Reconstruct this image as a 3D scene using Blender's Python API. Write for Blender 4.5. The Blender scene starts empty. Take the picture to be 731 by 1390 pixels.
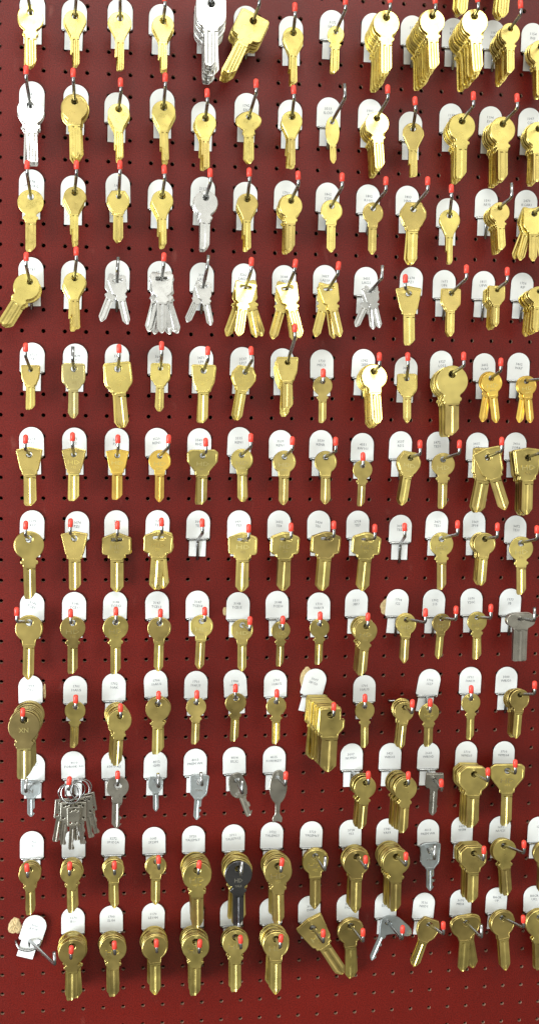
import bpy, bmesh, math, random
from mathutils import Vector, Matrix

random.seed(7)
U = 0.0254                      # one hole pitch of the pegboard, in metres
C = bpy.context.scene.collection
R = math.radians

# one row per hook: row, column, print on the tag, arm end and tip (inches), tip kind, keys, key shape, metal,
# where along the arm the front key hangs, key length, lean, extras
STATIONS = [
    (-1, 10, '', [20.39, -2.98, 3.73], [20.37, -3.03, 4.3], 'R', 6, 'round', 'b', 0.595, 2.65, -2.3, {}, 20.5, 4.0),
    (-1, 11, '', [22.42, -2.99, 3.65], [22.4, -3.04, 4.21], 'R', 6, 'round', 'b', 0.591, 2.62, -2.7, {}, 22.5, 4.0),
    (0, 0, '17..', [0.48, -3.47, 0.56], [0.49, -3.52, 1.13], 'R', 3, 'roundc', 'b', 0.397, 2.42, -0.1, {'glare': 1}, 0.5, 0.0),
    (0, 1, '', [2.58, -3.44, 0.43], [2.54, -3.49, 1.01], 'R', 3, 'pear', 'b', 0.469, 2.18, 1.0, {}, 2.38, -0.17),
    (0, 2, '', [4.47, -3.36, 0.42], [4.46, -3.41, 0.99], 'R', 3, 'pear', 'b', 0.434, 2.32, -0.1, {}, 4.5, 0.0),
    (0, 3, '', [6.43, -3.3, 0.28], [6.4, -3.35, 0.86], 'R', 4, 'pear', 'b', 0.537, 2.17, 0.9, {}, 6.4, -0.15),
    (0, 4, '', [8.55, -3.91, 1.35], [8.53, -3.96, 1.92], 'R', 9, 'bigrect', 's', 0.598, 2.72, 0.7, {}, 8.5, 0.0),
    (0, 5, '', [10.58, -3.5, 0.52], [10.54, -3.55, 1.11], 'R', 7, 'bigsq', 'b', 0.541, 2.61, -24.5, {}, 10.4, 0.01),
    (0, 6, '', [12.22, -3.33, 0.17], [12.18, -3.38, 0.76], 'R', 4, 'pear', 'b', 0.504, 2.19, 0.7, {}, 12.55, -0.33),
    (0, 7, '3172/SAG2', [14.47, -3.46, 0.55], [14.44, -3.51, 1.14], 'R', 2, 'oval', 'b', 0.328, 1.88, -0.3, {}, 14.48, 0.06),
    (0, 8, '1171/SC1', [16.54, -3.41, 0.75], [16.46, -3.46, 1.36], 'R', 10, 'roundc', 'b', 0.769, 2.55, 0.9, {'glare': 1}, 16.5, 0.04),
    (0, 9, '1511/S4', [18.63, -3.46, 0.81], [18.53, -3.51, 1.44], 'R', 11, 'roundc', 'b', 0.844, 2.42, 3.4, {'glare': 1}, 18.44, 0.04),
    (0, 10, '1522/RO1', [20.62, -3.49, 0.96], [20.48, -3.54, 1.61], 'R', 10, 'roundc', 'b', 0.831, 2.54, 5.1, {'glare': 1}, 20.48, 0.04),
    (0, 11, '1161/NO5', [22.59, -3.61, 0.79], [22.5, -3.66, 1.42], 'R', 9, 'roundc', 'b', 0.627, 2.01, 2.4, {}, 22.46, 0.06),
    (0, 12, '1154/IN3', [24.23, -3.18, 0.02], [24.12, -3.23, 0.69], 'R', 6, 'roundc', 'b', 0.429, 2.27, 2.4, {}, 24.45, 0.04),
    (1, 0, '34..', [0.45, -3.64, -3.23], [0.45, -3.69, -2.65], 'R', 3, 'notched', 's', 0.261, 2.61, 1.3, {'glare': 1}, 0.46, -3.96),
    (1, 1, '', [2.47, -3.56, -3.23], [2.45, -3.61, -2.65], 'R', 5, 'round', 'b', 0.466, 2.51, 1.3, {}, 2.47, -3.99),
    (1, 2, '', [4.53, -3.5, -3.53], [4.5, -3.55, -2.94], 'R', 4, 'pear', 'b', 0.489, 2.18, 0.2, {}, 4.37, -4.26),
    (1, 3, '', [6.47, -3.56, -3.23], [6.45, -3.61, -2.64], 'R', 4, 'pear', 'b', 0.427, 2.39, 1.0, {}, 6.5, -3.98),
    (1, 4, '', [8.35, -3.44, -3.78], [8.31, -3.49, -3.19], 'R', 4, 'pear', 'b', 0.502, 2.21, -0.0, {}, 8.44, -4.48),
    (1, 5, '1742/EA2', [10.5, -3.62, -3.31], [10.47, -3.67, -2.71], 'R', 3, 'wide', 'b', 0.252, 2.14, 1.8, {}, 10.48, -3.98),
    (1, 6, '', [12.23, -3.47, -3.46], [12.18, -3.52, -2.86], 'R', 4, 'pear', 'b', 0.477, 2.2, 1.1, {}, 12.58, -4.19),
    (1, 7, '3513/ILC07', [14.52, -3.6, -3.33], [14.48, -3.65, -2.72], 'M', 1, 'ovalt', 'b', 0.228, 1.94, 3.0, {}, 14.44, -3.99),
    (1, 8, '1901/M1', [16.5, -3.63, -3.28], [16.44, -3.68, -2.66], 'R', 6, 'roundc', 'b', 0.398, 2.4, 3.9, {'glare': 1}, 16.46, -3.97),
    (1, 9, '', [17.85, -3.43, -3.68], [17.77, -3.48, -3.07], 'R', 3, 'pear', 'b', 0.465, 2.18, 1.0, {}, 18.5, -4.46),
    (1, 10, '1138/SE1', [20.54, -3.52, -3.36], [20.48, -3.57, -2.73], 'R', 6, 'roundc', 'b', 0.501, 2.63, 2.0, {}, 20.5, -3.98),
    (1, 11, '1194/EV1', [22.59, -3.63, -3.39], [22.51, -3.68, -2.74], 'R', 7, 'roundc', 'b', 0.473, 2.62, 2.5, {}, 22.47, -4.01),
    (1, 12, '1097/CG1', [24.3, -3.31, -3.59], [24.23, -3.36, -2.95], 'R', 5, 'roundc', 'b', 0.445, 2.51, 0.8, {}, 24.46, -3.99),
    (2, 0, '1178/GM ORG', [0.49, -3.58, -7.26], [0.49, -3.63, -6.67], 'R', 1, 'roundc', 'b', 0.183, 2.52, 0.2, {}, 0.45, -7.95),
    (2, 1, '', [2.62, -3.64, -7.19], [2.61, -3.69, -6.59], 'R', 5, 'pear', 'b', 0.477, 2.2, -0.2, {}, 2.37, -8.15),
    (2, 2, '1611/AR1', [4.51, -3.65, -7.11], [4.5, -3.7, -6.51], 'R', 3, 'hex', 'b', 0.296, 2.09, 0.7, {}, 4.47, -7.95),
    (2, 3, '', [6.49, -3.57, -7.22], [6.44, -3.62, -6.61], 'R', 4, 'pear', 'b', 0.493, 2.2, 1.1, {}, 6.43, -8.17),
    (2, 4, '2117/H54', [8.53, -3.5, -7.29], [8.49, -3.55, -6.67], 'R', 4, 'roundc', 's', 0.442, 2.36, -0.5, {}, 8.44, -7.96),
    (2, 5, '', [10.28, -3.55, -7.19], [10.24, -3.6, -6.58], 'R', 4, 'pear', 'b', 0.474, 2.21, 0.7, {}, 10.5, -8.12),
    (2, 6, '1792/B102', [12.5, -3.57, -7.25], [12.45, -3.62, -6.63], 'R', 5, 'roundc', 'b', 0.429, 2.28, 0.6, {}, 12.45, -7.97),
    (2, 7, '1862/1250', [14.51, -3.58, -7.26], [14.47, -3.63, -6.63], 'R', 2, 'round', 'b', 0.3, 2.19, -0.1, {}, 14.48, -7.99),
    (2, 8, '1802/R1001', [16.55, -3.55, -7.34], [16.51, -3.6, -6.71], 'R', 1, 'round', 'b', 0.292, 2.17, 0.8, {}, 16.49, -8.0),
    (2, 9, '1803/HN3', [18.49, -3.6, -7.27], [18.45, -3.65, -6.64], 'R', 3, 'hex', 'b', 0.311, 2.61, 0.5, {}, 18.46, -7.98),
    (2, 10, '', [19.66, -3.5, -7.55], [19.6, -3.55, -6.92], 'R', 3, 'pear', 'b', 0.468, 2.25, 0.9, {}, 20.5, -8.5),
    (2, 11, '1591/NU3', [22.54, -3.48, -7.39], [22.48, -3.53, -6.75], 'M', 6, 'roundc', 'b', 0.539, 2.0, 4.3, {}, 22.44, -7.97),
    (2, 12, '2470/KCAR1', [24.28, -3.28, -7.61], [24.25, -3.33, -6.99], 'R', 5, 'square', 'b', 0.43, 2.29, 0.4, {'fan': [14, -14, 22, -20]}, 24.46, -7.95),
    (3, 0, '1787', [0.44, -3.61, -11.24], [0.45, -3.66, -10.63], 'R', 5, 'roundb', 'b', 0.336, 2.31, -30.6, {}, 0.45, -11.99),
    (3, 1, '', [2.63, -3.69, -10.94], [2.61, -3.74, -10.33], 'R', 5, 'pear', 'b', 0.474, 2.24, -0.1, {}, 2.38, -12.08),
    (3, 2, 'GP/LAS20', [4.43, -3.3, -11.31], [4.46, -3.35, -10.7], 'M', 2, 'clover', 's', 0.523, 2.02, 13.6, {'fan': [-34]}, 4.44, -12.0),
    (3, 3, '32../LAS', [6.48, -3.52, -11.07], [6.49, -3.57, -10.45], 'R', 6, 'clover', 's', 0.549, 2.5, 0.1, {'fan': [14, -14, 8, -8, 18]}, 6.47, -11.98),
    (3, 4, '3162/LAS23', [8.42, -3.61, -11.13], [8.47, -3.66, -10.52], 'M', 2, 'clover', 's', 0.276, 1.84, 12.4, {'fan': [-36]}, 8.47, -11.99),
    (3, 5, '3262/LAS20', [10.42, -3.62, -11.15], [10.42, -3.67, -10.54], 'R', 4, 'clover', 'b', 0.315, 2.43, -9.1, {'fan': [22, 30, -10], 'glare': 1}, 10.48, -11.97),
    (3, 6, '3144/LAS25', [12.39, -3.57, -11.14], [12.45, -3.62, -10.55], 'R', 3, 'clover', 'b', 0.339, 2.48, 13.1, {'fan': [-28, -4], 'glare': 1}, 12.46, -11.99),
    (3, 7, '3437/LAS19', [14.41, -3.53, -11.19], [14.44, -3.58, -10.59], 'R', 3, 'clover', 'b', 0.332, 2.34, 14.5, {'fan': [-28, -5]}, 14.46, -11.92),
    (3, 8, '3435/LAS22', [16.48, -3.5, -11.32], [16.48, -3.55, -10.71], 'M', 3, 'clover', 's', 0.34, 1.82, 16.0, {'fan': [-38, -8]}, 16.48, -11.95),
    (3, 9, '1674/PZ1', [17.6, -3.52, -11.72], [17.57, -3.57, -11.08], 'R', 2, 'fan', 'b', 0.391, 2.45, 2.2, {}, 18.75, -11.88),
    (3, 10, '1671/UF6', [20.48, -3.58, -11.21], [20.44, -3.63, -10.56], 'R', 3, 'square', 'b', 0.337, 2.07, 0.1, {}, 20.45, -11.98),
    (3, 11, '1811/UFW', [22.51, -3.44, -11.26], [22.45, -3.49, -10.6], 'R', 6, 'square', 'b', 0.59, 1.75, 0.4, {}, 22.43, -11.97),
    (3, 12, '1756/RIP', [24.57, -3.44, -11.33], [24.54, -3.49, -10.71], 'R', 7, 'wide', 'b', 0.644, 1.95, -2.6, {}, 24.42, -11.99),
    (4, 0, '3723/F42', [0.41, -3.58, -15.22], [0.42, -3.63, -14.6], 'R', 3, 'tsquare', 'b', 0.262, 1.83, -0.2, {}, 0.48, -15.98),
    (4, 1, '3424/LF2', [2.47, -3.39, -15.35], [2.48, -3.44, -14.73], 'M', 3, 'square', 'n', 0.449, 2.3, 0.2, {'mk': 'HD/LF2'}, 2.48, -15.98),
    (4, 2, '3223/CF7', [4.54, -3.48, -15.2], [4.52, -3.53, -14.57], 'R', 3, 'square', 'b', 0.404, 2.76, 6.4, {'mk': 'HD/CF7'}, 4.47, -15.95),
    (4, 3, '3646/LF4', [6.44, -3.54, -15.03], [6.42, -3.59, -14.4], 'R', 3, 'square', 'b', 0.403, 2.03, -0.8, {}, 6.5, -15.97),
    (4, 4, '3471/LF9', [8.53, -3.48, -15.21], [8.51, -3.53, -14.58], 'R', 3, 'tsquare', 'b', 0.405, 2.44, -0.3, {'mk': 'HD/LF9'}, 8.49, -15.97),
    (4, 5, '3537/LF27', [10.54, -3.53, -15.21], [10.47, -3.58, -14.54], 'R', 3, 'hex', 'b', 0.369, 2.34, -8.2, {'mk': 'HD/LF27'}, 10.46, -15.97),
    (4, 6, '3426/LF1', [12.42, -4.06, -14.11], [12.38, -4.11, -13.47], 'R', 6, 'tsquare', 'b', 0.422, 2.19, 0.2, {}, 12.46, -15.99),
    (4, 7, '1733/MEC3', [13.93, -3.2, -16.15], [13.9, -3.25, -15.49], 'R', 1, 'roundc', 'o', 0.507, 1.98, 0.4, {}, 14.43, -16.01),
    (4, 8, '1742/2EM', [16.56, -3.27, -15.35], [16.51, -3.32, -14.68], 'R', 6, 'round', 'b', 0.667, 2.6, 2.7, {'glare': 1}, 16.47, -15.94),
    (4, 9, '3423/LF5', [17.86, -3.5, -15.31], [17.8, -3.55, -14.66], 'R', 3, 'square', 'b', 0.412, 2.11, 1.5, {}, 18.64, -16.26),
    (4, 10, '3727/LOS1', [20.53, -3.51, -15.25], [20.48, -3.56, -14.58], 'R', 6, 'roundb', 'o', 0.496, 2.95, 1.7, {}, 20.45, -15.94),
    (4, 11, '3402/WAY', [22.43, -3.22, -15.46], [22.4, -3.27, -14.82], 'R', 2, 'round', 'a', 0.433, 2.2, 7.9, {'fan': [-16], 'mk': 'HD/WAY'}, 22.66, -16.02),
    (4, 12, '3402/WA7', [24.41, -3.34, -15.8], [24.38, -3.39, -15.23], 'R', 2, 'round', 'a', 0.368, 2.06, 7.5, {'fan': [-16], 'mk': 'HD/WA7'}, 24.42, -15.96),
    (5, 0, '1674/PZ1', [0.38, -3.42, -19.35], [0.41, -3.47, -18.69], 'R', 3, 'fan', 'b', 0.415, 2.37, 0.5, {}, 0.47, -19.98),
    (5, 1, '1675/PZ2', [2.48, -3.5, -19.2], [2.48, -3.55, -18.56], 'R', 3, 'fan', 'b', 0.347, 2.2, -0.1, {'mk': 'HD/PZ2'}, 2.48, -19.98),
    (5, 2, '1676/PZ3', [4.52, -3.45, -19.28], [4.5, -3.5, -18.64], 'R', 2, 'fan', 'a', 0.341, 2.1, -0.2, {'mk': 'HD/PZ3'}, 4.49, -19.98),
    (5, 3, '3520/REN1', [6.78, -3.59, -19.22], [6.79, -3.64, -18.61], 'R', 1, 'round', 'a', 0.245, 2.22, -0.0, {'mk': 'HD/REN1'}, 6.43, -19.95),
    (5, 4, '3549/RH2', [8.53, -3.26, -19.43], [8.49, -3.31, -18.76], 'R', 3, 'pent', 'o', 0.528, 2.33, 0.0, {'mk': 'HD/RH2'}, 8.46, -19.94),
    (5, 5, '3535/REN1', [10.56, -3.56, -19.16], [10.54, -3.61, -18.51], 'R', 2, 'round', 'o', 0.253, 2.27, 1.1, {'mk': 'HD/REN1'}, 10.4, -19.86),
    (5, 6, '3539/REN1', [12.5, -3.45, -19.28], [12.49, -3.5, -18.64], 'R', 2, 'round', 'o', 0.356, 2.32, -0.2, {'mk': 'HD/REN1'}, 12.46, -19.98),
    (5, 7, '3539/RENR', [14.55, -3.47, -19.33], [14.51, -3.52, -18.64], 'R', 2, 'round', 'o', 0.352, 2.28, -0.2, {}, 14.46, -19.96),
    (5, 8, '4351/RW101', [15.97, -2.99, -20.07], [15.93, -3.04, -19.38], 'R', 1, 'roundc', 'o', 0.641, 1.98, -0.9, {}, 16.55, -20.08),
    (5, 9, '3537/RD2', [18.61, -3.37, -19.43], [18.56, -3.42, -18.74], 'R', 4, 'hex', 'o', 0.526, 2.31, -9.4, {'mk': 'HD/RD2'}, 18.48, -19.97),
    (5, 10, '3472/TES1', [20.47, -3.5, -19.36], [20.44, -3.55, -18.71], 'R', 1, 'roundc', 'o', 0.254, 2.45, 0.9, {'mk': 'HD/TES'}, 20.42, -19.97),
    (5, 11, '3415/SOR', [22.55, -3.48, -19.23], [22.5, -3.53, -18.55], 'R', 4, 'fanw', 'o', 0.469, 2.75, 20.2, {'fan': [-29, -27, -30]}, 22.44, -19.99),
    (5, 12, '3416/SOR4', [24.73, -3.73, -19.18], [24.66, -3.78, -18.43], 'R', 5, 'fanw', 'o', 0.408, 2.83, 1.1, {'mk': 'HD/SOR'}, 24.44, -19.96),
    (6, 0, '1175/KL7', [0.38, -3.34, -23.29], [0.41, -3.39, -22.6], 'R', 2, 'roundc', 'o', 0.439, 2.87, 0.9, {}, 0.47, -23.98),
    (6, 1, '1674/PZ1', [2.38, -3.45, -23.16], [2.41, -3.5, -22.48], 'R', 2, 'fan', 'b', 0.402, 2.46, 0.8, {}, 2.62, -24.02),
    (6, 2, '1069/TE2', [4.51, -3.48, -23.23], [4.51, -3.53, -22.58], 'R', 3, 'house', 'o', 0.125, 2.54, 0.2, {'mk': 'HD/TE2'}, 4.5, -23.97),
    (6, 3, '1557/TE1', [6.54, -3.5, -23.11], [6.5, -3.55, -22.43], 'R', 3, 'house', 'b', 0.337, 2.53, -3.5, {'fan': [10, 4], 'mk': 'HD/TE1'}, 6.47, -23.96),
    (6, 4, '3090/TE5', [8.41, -3.44, -23.16], [8.37, -3.49, -22.47], 'R', 0, '', '', 0.275, 0, 0, {}, 8.45, -23.97),
    (6, 5, '3431/TE3', [10.56, -3.36, -23.44], [10.54, -3.41, -22.74], 'R', 3, 'house', 'o', 0.444, 2.52, -1.1, {'mk': 'HD/TE3'}, 10.48, -23.96),
    (6, 6, '3432/TE4', [12.58, -3.24, -23.42], [12.55, -3.29, -22.7], 'R', 3, 'house', 'o', 0.555, 2.52, -1.9, {'mk': 'HD/TE4'}, 12.47, -23.96),
    (6, 7, '3434/TE6', [14.6, -3.3, -23.35], [14.56, -3.35, -22.59], 'R', 3, 'house', 'o', 0.533, 2.56, -3.0, {'tt': -12}, 14.47, -23.96),
    (6, 8, '3718/TE7', [16.58, -3.26, -23.46], [16.54, -3.31, -22.75], 'R', 3, 'house', 'o', 0.561, 2.55, -3.3, {'mk': 'HD/TE7'}, 16.44, -23.96),
    (6, 9, '3090/TE51', [17.99, -3.41, -23.35], [17.94, -3.46, -22.67], 'R', 0, '', '', 0.146, 0, 0, {}, 18.61, -24.17),
    (6, 10, '3472/TES1', [20.53, -3.5, -23.23], [20.49, -3.55, -22.53], 'R', 1, 'roundc', 'o', 0.253, 2.54, 1.4, {'mk': 'HD/TES'}, 20.48, -23.97),
    (6, 11, '1069/SP14', [22.53, -3.4, -23.39], [22.49, -3.45, -22.66], 'R', 4, 'round', 'o', 0.473, 2.33, -3.0, {}, 22.46, -23.94),
    (6, 12, '3472/TES1', [24.53, -3.37, -23.49], [24.47, -3.42, -22.79], 'R', 1, 'roundc', 'o', 0.267, 2.6, 1.8, {'mk': 'HD/TES'}, 24.63, -24.19),
    (7, 0, '3143/TCE9', [0.02, -3.64, -27.2], [0.01, -3.69, -26.51], 'R', 1, 'round', 'o', 0.184, 2.78, -1.1, {'tt': -22}, 0.47, -27.98),
    (7, 1, '3145/TCE11', [2.42, -3.3, -27.37], [2.41, -3.35, -26.68], 'R', 1, 'roundc', 'o', 0.402, 2.52, 0.0, {'mk': 'HD/TCE'}, 2.48, -27.98),
    (7, 2, '3146/TCE12', [4.49, -2.99, -27.4], [4.47, -3.04, -26.68], 'R', 1, 'roundc', 'o', 0.624, 2.55, 0.7, {'mk': 'HD/TCE'}, 4.44, -27.96),
    (7, 3, '3147/TCE13', [6.54, -2.86, -27.53], [6.54, -2.91, -26.81], 'R', 1, 'round', 'o', 0.703, 2.37, -0.7, {'tt': -6}, 6.52, -27.97),
    (7, 4, '3147/TCE14', [8.61, -3.07, -27.38], [8.58, -3.12, -26.7], 'R', 1, 'round', 'o', 0.593, 2.33, -2.4, {'mk': 'HD/TCE', 'tt': -6}, 8.49, -27.96),
    (7, 5, '3148/TCE15', [10.69, -3.43, -27.78], [10.68, -3.48, -27.09], 'R', 1, 'round', 'o', 0.379, 2.29, 0.5, {'mk': 'HD/TCE'}, 10.49, -28.05),
    (7, 6, '3148/TCE16', [12.32, -3.02, -27.86], [12.29, -3.07, -27.17], 'R', 1, 'roundc', 'o', 0.622, 1.98, -0.2, {'mk': 'HD/TCE'}, 12.47, -28.0),
    (7, 7, '1710/10AU3', [14.09, -3.14, -27.66], [14.05, -3.19, -26.96], 'R', 1, 'roundc', 'o', 0.498, 2.06, 0.1, {}, 14.57, -28.09),
    (7, 8, '1511/3BU', [16.45, -2.89, -27.8], [16.42, -2.94, -27.09], 'R', 5, 'roundc', 'o', 0.851, 2.43, -3.5, {'mk': 'HD/3BU'}, 16.47, -27.94),
    (7, 9, '1704/S22', [19.04, -3.73, -27.43], [19.01, -3.78, -26.72], 'R', 2, 'round', 'o', 0.365, 2.17, -2.3, {'mk': 'HD/S22', 'rot': -4}, 18.53, -27.95),
    (7, 10, '1702/S15', [20.62, -3.46, -27.37], [20.58, -3.51, -26.67], 'R', 2, 'round', 'o', 0.38, 2.06, -2.6, {'mk': 'HD/S15'}, 20.47, -27.97),
    (7, 11, '1070/Y20C', [22.38, -3.36, -27.34], [22.34, -3.41, -26.62], 'R', 2, 'roundc', 'o', 0.294, 2.15, 1.1, {'mk': 'HD/Y20'}, 22.47, -27.94),
    (7, 12, '1977/3B', [24.58, -3.38, -27.48], [24.52, -3.43, -26.81], 'M', 3, 'mush', 'd', 0.466, 2.13, -0.8, {}, 24.49, -27.96),
    (8, 0, '1034/DL2', [0.24, -3.25, -31.98], [0.26, -3.3, -31.31], 'R', 10, 'roundb', 'k', 0.843, 2.8, 0.0, {'mk': 'XN'}, 0.41, -32.08),
    (8, 1, '1701/10AU5', [2.66, -3.35, -31.39], [2.66, -3.4, -30.71], 'R', 1, 'roundc', 'o', 0.333, 2.09, -1.6, {}, 2.54, -32.15),
    (8, 2, '1702/10AK', [4.74, -3.1, -31.93], [4.71, -3.15, -31.24], 'R', 7, 'roundc', 'o', 0.853, 2.38, -3.2, {}, 4.42, -32.05),
    (8, 3, '1706/10AU6', [6.5, -2.89, -31.44], [6.49, -2.94, -30.74], 'R', 2, 'roundc', 'o', 0.707, 2.5, -0.7, {'rot': 3}, 6.51, -31.91),
    (8, 4, '1701/10AU7', [8.28, -3.13, -31.37], [8.27, -3.18, -30.67], 'R', 1, 'roundc', 'o', 0.51, 2.05, -0.9, {}, 8.46, -32.01),
    (8, 5, '1700/10AA5', [10.07, -3.4, -31.0], [10.06, -3.45, -30.32], 'R', 1, 'roundc', 'o', 0.322, 2.2, -0.8, {'rot': 4}, 10.47, -31.97),
    (8, 6, '1701/10AU2', [12.11, -3.0, -31.44], [12.08, -3.05, -30.73], 'R', 1, 'roundc', 'o', 0.584, 2.08, -0.1, {}, 12.45, -32.02),
    (8, 7, '3097/3BU20', [14.77, -3.54, -31.97], [14.75, -3.59, -31.26], 'R', 12, 'sqcol', 'o', 0.867, 2.86, -0.8, {'rot': -14, 'tt': -8}, 14.26, -31.97),
    (8, 8, '1701/10AU3', [16.39, -3.06, -31.75], [16.35, -3.11, -31.03], 'R', 1, 'roundc', 'o', 0.536, 2.09, 1.1, {}, 17.01, -32.37),
    (8, 9, None, [18.64, -3.35, -31.98], [18.63, -3.4, -31.25], 'R', 5, 'round', 'o', 0.453, 2.1, -4.4, {}, 18.8, -32.3),
    (8, 10, '1706/1S27', [19.66, -2.91, -32.09], [19.63, -2.96, -31.36], 'R', 1, 'roundb', 'o', 0.708, 1.99, 1.7, {'rot': -9, 'mk': 'HD/1S27'}, 20.26, -32.09),
    (8, 11, '1711/10AU9', [21.75, -2.81, -31.52], [21.69, -2.86, -30.77], 'R', 1, 'roundc', 'o', 0.675, 2.09, 0.9, {}, 22.54, -32.03),
    (8, 12, '3100/WB320', [24.69, -3.53, -31.08], [24.64, -3.58, -30.4], 'R', 5, 'round', 'o', 0.493, 2.24, -2.5, {}, 24.47, -32.06),
    (9, 0, '4027', [0.39, -3.38, -35.29], [0.42, -3.43, -34.63], 'M', 1, 'carkey', 'c', 0.284, 1.6, -0.1, {'mk': 'N', 'sc': 0.9}, 0.51, -36.02),
    (9, 1, '4010/FOR00K-300', [2.33, -3.1, -35.36], [2.39, -3.15, -34.69], 'R', 0, 'bunch', '', 0.511, 0, 0, {}, 2.47, -35.95),
    (9, 2, '4009/60019-RS', [4.63, -2.52, -35.42], [4.61, -2.57, -34.69], 'R', 1, 'cutround', 'd', 0.914, 2.08, -0.9, {}, 4.43, -36.0),
    (9, 3, '4012/GM5', [6.52, -3.41, -35.24], [6.48, -3.46, -34.56], 'M', 1, 'hexc', 'c', 0.134, 1.55, 1.1, {}, 6.49, -36.05),
    (9, 4, '4013/PREM WK', [8.6, -3.05, -35.35], [8.52, -3.1, -34.71], 'M', 1, 'cartrap', 'c', 0.586, 1.87, -3.1, {'mk': 'PREM'}, 8.48, -35.98),
    (9, 5, '4014/ISL32', [10.48, -3.48, -35.67], [10.44, -3.53, -34.98], 'M', 1, 'carpear', 'd', 0.27, 1.95, 21.2, {'mk': 'LEXUS'}, 10.46, -35.95),
    (9, 6, '4015/FORHKEY', [12.56, -3.3, -35.4], [12.56, -3.35, -34.67], 'R', 1, 'longoval', 'd', 0.394, 2.25, -0.5, {}, 12.47, -35.95),
    (9, 8, '3097/NUM50', [16.68, -3.04, -35.56], [16.63, -3.09, -34.86], 'R', 5, 'roundc', 'o', 0.818, 2.34, -3.0, {}, 16.46, -35.92),
    (9, 9, '3421/WB503', [18.65, -3.12, -35.62], [18.6, -3.17, -34.91], 'R', 8, 'roundc', 'o', 0.864, 2.48, -1.5, {}, 18.45, -35.95),
    (9, 10, '2660/WB50D', [20.28, -3.3, -35.9], [20.2, -3.35, -35.27], 'R', 2, 'sqdark', 'd', 0.477, 1.83, -1.3, {}, 20.46, -35.97),
    (9, 11, '3710/WM507', [22.52, -3.5, -35.41], [22.47, -3.55, -34.7], 'R', 6, 'oct', 'o', 0.388, 2.81, -0.1, {}, 22.47, -35.96),
    (9, 12, '3710/WM508', [24.05, -3.07, -35.22], [24.0, -3.12, -34.48], 'R', 2, 'pent', 'o', 0.341, 2.86, 0.2, {'mk': 'HD/WM'}, 24.49, -36.0),
    (10, 0, '1700/H2', [0.47, -3.22, -39.5], [0.42, -3.27, -38.78], 'R', 4, 'roundc', 'o', 0.542, 2.23, 0.8, {}, 0.46, -39.96),
    (10, 1, '', [2.39, -3.26, -39.46], [2.42, -3.31, -38.76], 'R', 6, 'roundc', 'o', 0.578, 2.18, 1.5, {}, 2.5, -40.0),
    (10, 2, '3272/SP1D2A', [4.5, -3.28, -39.51], [4.48, -3.33, -38.8], 'R', 4, 'round', 'o', 0.514, 2.14, 1.7, {}, 4.43, -39.95),
    (10, 3, '1645/SP23M', [6.59, -3.23, -39.34], [6.55, -3.28, -38.63], 'R', 2, 'round', 'o', 0.447, 2.16, -0.3, {}, 6.48, -39.97),
    (10, 4, '3720/YALEM6T', [8.46, -3.21, -39.69], [8.51, -3.26, -38.96], 'R', 8, 'roundc', 'o', 0.739, 2.96, 1.3, {'mk': 'HD/YALE'}, 8.46, -39.97),
    (10, 5, '3711/YALE701Z', [10.5, -3.36, -39.77], [10.52, -3.41, -39.04], 'M', 8, 'roundc', 'o', 0.666, 2.85, 0.6, {'mk': 'HD/YALE', 'front': 'k2'}, 10.47, -39.98),
    (10, 6, '3722/YALEM5T', [12.44, -3.28, -39.72], [12.48, -3.33, -38.97], 'R', 7, 'roundc', 'o', 0.685, 2.9, 1.8, {'mk': 'HD/Y51'}, 12.42, -39.92),
    (10, 7, '3723/YALEM6T', [14.54, -3.52, -39.61], [14.53, -3.57, -38.88], 'M', 3, 'round', 'o', 0.316, 2.81, 1.4, {'mk': 'HD/Y52'}, 14.45, -39.95),
    (10, 8, '3728/Y51', [16.57, -3.5, -39.62], [16.51, -3.55, -38.91], 'R', 5, 'round', 'o', 0.413, 2.95, 0.5, {}, 16.51, -39.95),
    (10, 9, '1740/YA93', [18.54, -3.54, -39.53], [18.5, -3.59, -38.8], 'R', 8, 'roundc', 'o', 0.503, 2.97, 1.9, {}, 18.42, -39.94),
    (10, 10, '4013/PREM WR', [20.09, -3.12, -39.44], [20.05, -3.17, -38.7], 'M', 1, 'cartrap', 'c', 0.316, 2.13, 2.0, {'mk': 'PREM'}, 20.62, -40.07),
    (10, 11, '1670/YH38', [22.51, -3.37, -39.49], [22.48, -3.42, -38.72], 'R', 6, 'oct', 'o', 0.55, 2.55, 0.3, {}, 22.41, -39.96),
    (10, 12, '1691/NU121', [24.53, -3.47, -39.16], [24.47, -3.52, -38.46], 'R', 3, 'roundc', 'o', 0.192, 2.68, 6.2, {}, 24.44, -40.03),
    (10, 13, '175', [26.27, -3.1, -39.53], [26.3, -3.15, -38.69], 'R', 3, 'round', 'o', 0.353, 2.45, 0.3, {}, 26.54, -40.13),
    (11, 0, '3000/BYUP', [1.77, -4.06, -43.42], [1.73, -4.11, -42.76], 'M', 0, '', '', 0.26, 0, 0, {'rot': -17, 'tt': 0}, 0.34, -44.1),
    (11, 1, '3670/B11', [2.48, -3.55, -43.44], [2.51, -3.6, -42.74], 'R', 10, 'roundc', 'o', 0.452, 2.8, -0.0, {}, 2.48, -43.98),
    (11, 2, '1700/SLG6', [4.54, -3.36, -43.43], [4.5, -3.41, -42.71], 'R', 5, 'roundc', 'o', 0.441, 2.79, 1.4, {'mk': 'HD'}, 4.39, -43.98),
    (11, 3, '1170/LE19M', [6.52, -3.44, -43.39], [6.48, -3.49, -42.67], 'R', 8, 'round', 'o', 0.492, 2.73, 0.9, {}, 6.46, -43.94),
    (11, 4, '1112/S1L', [8.54, -3.44, -43.52], [8.57, -3.49, -42.79], 'R', 7, 'roundc', 'o', 0.502, 2.83, 0.2, {'mk': 'HD'}, 8.45, -43.94),
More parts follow.
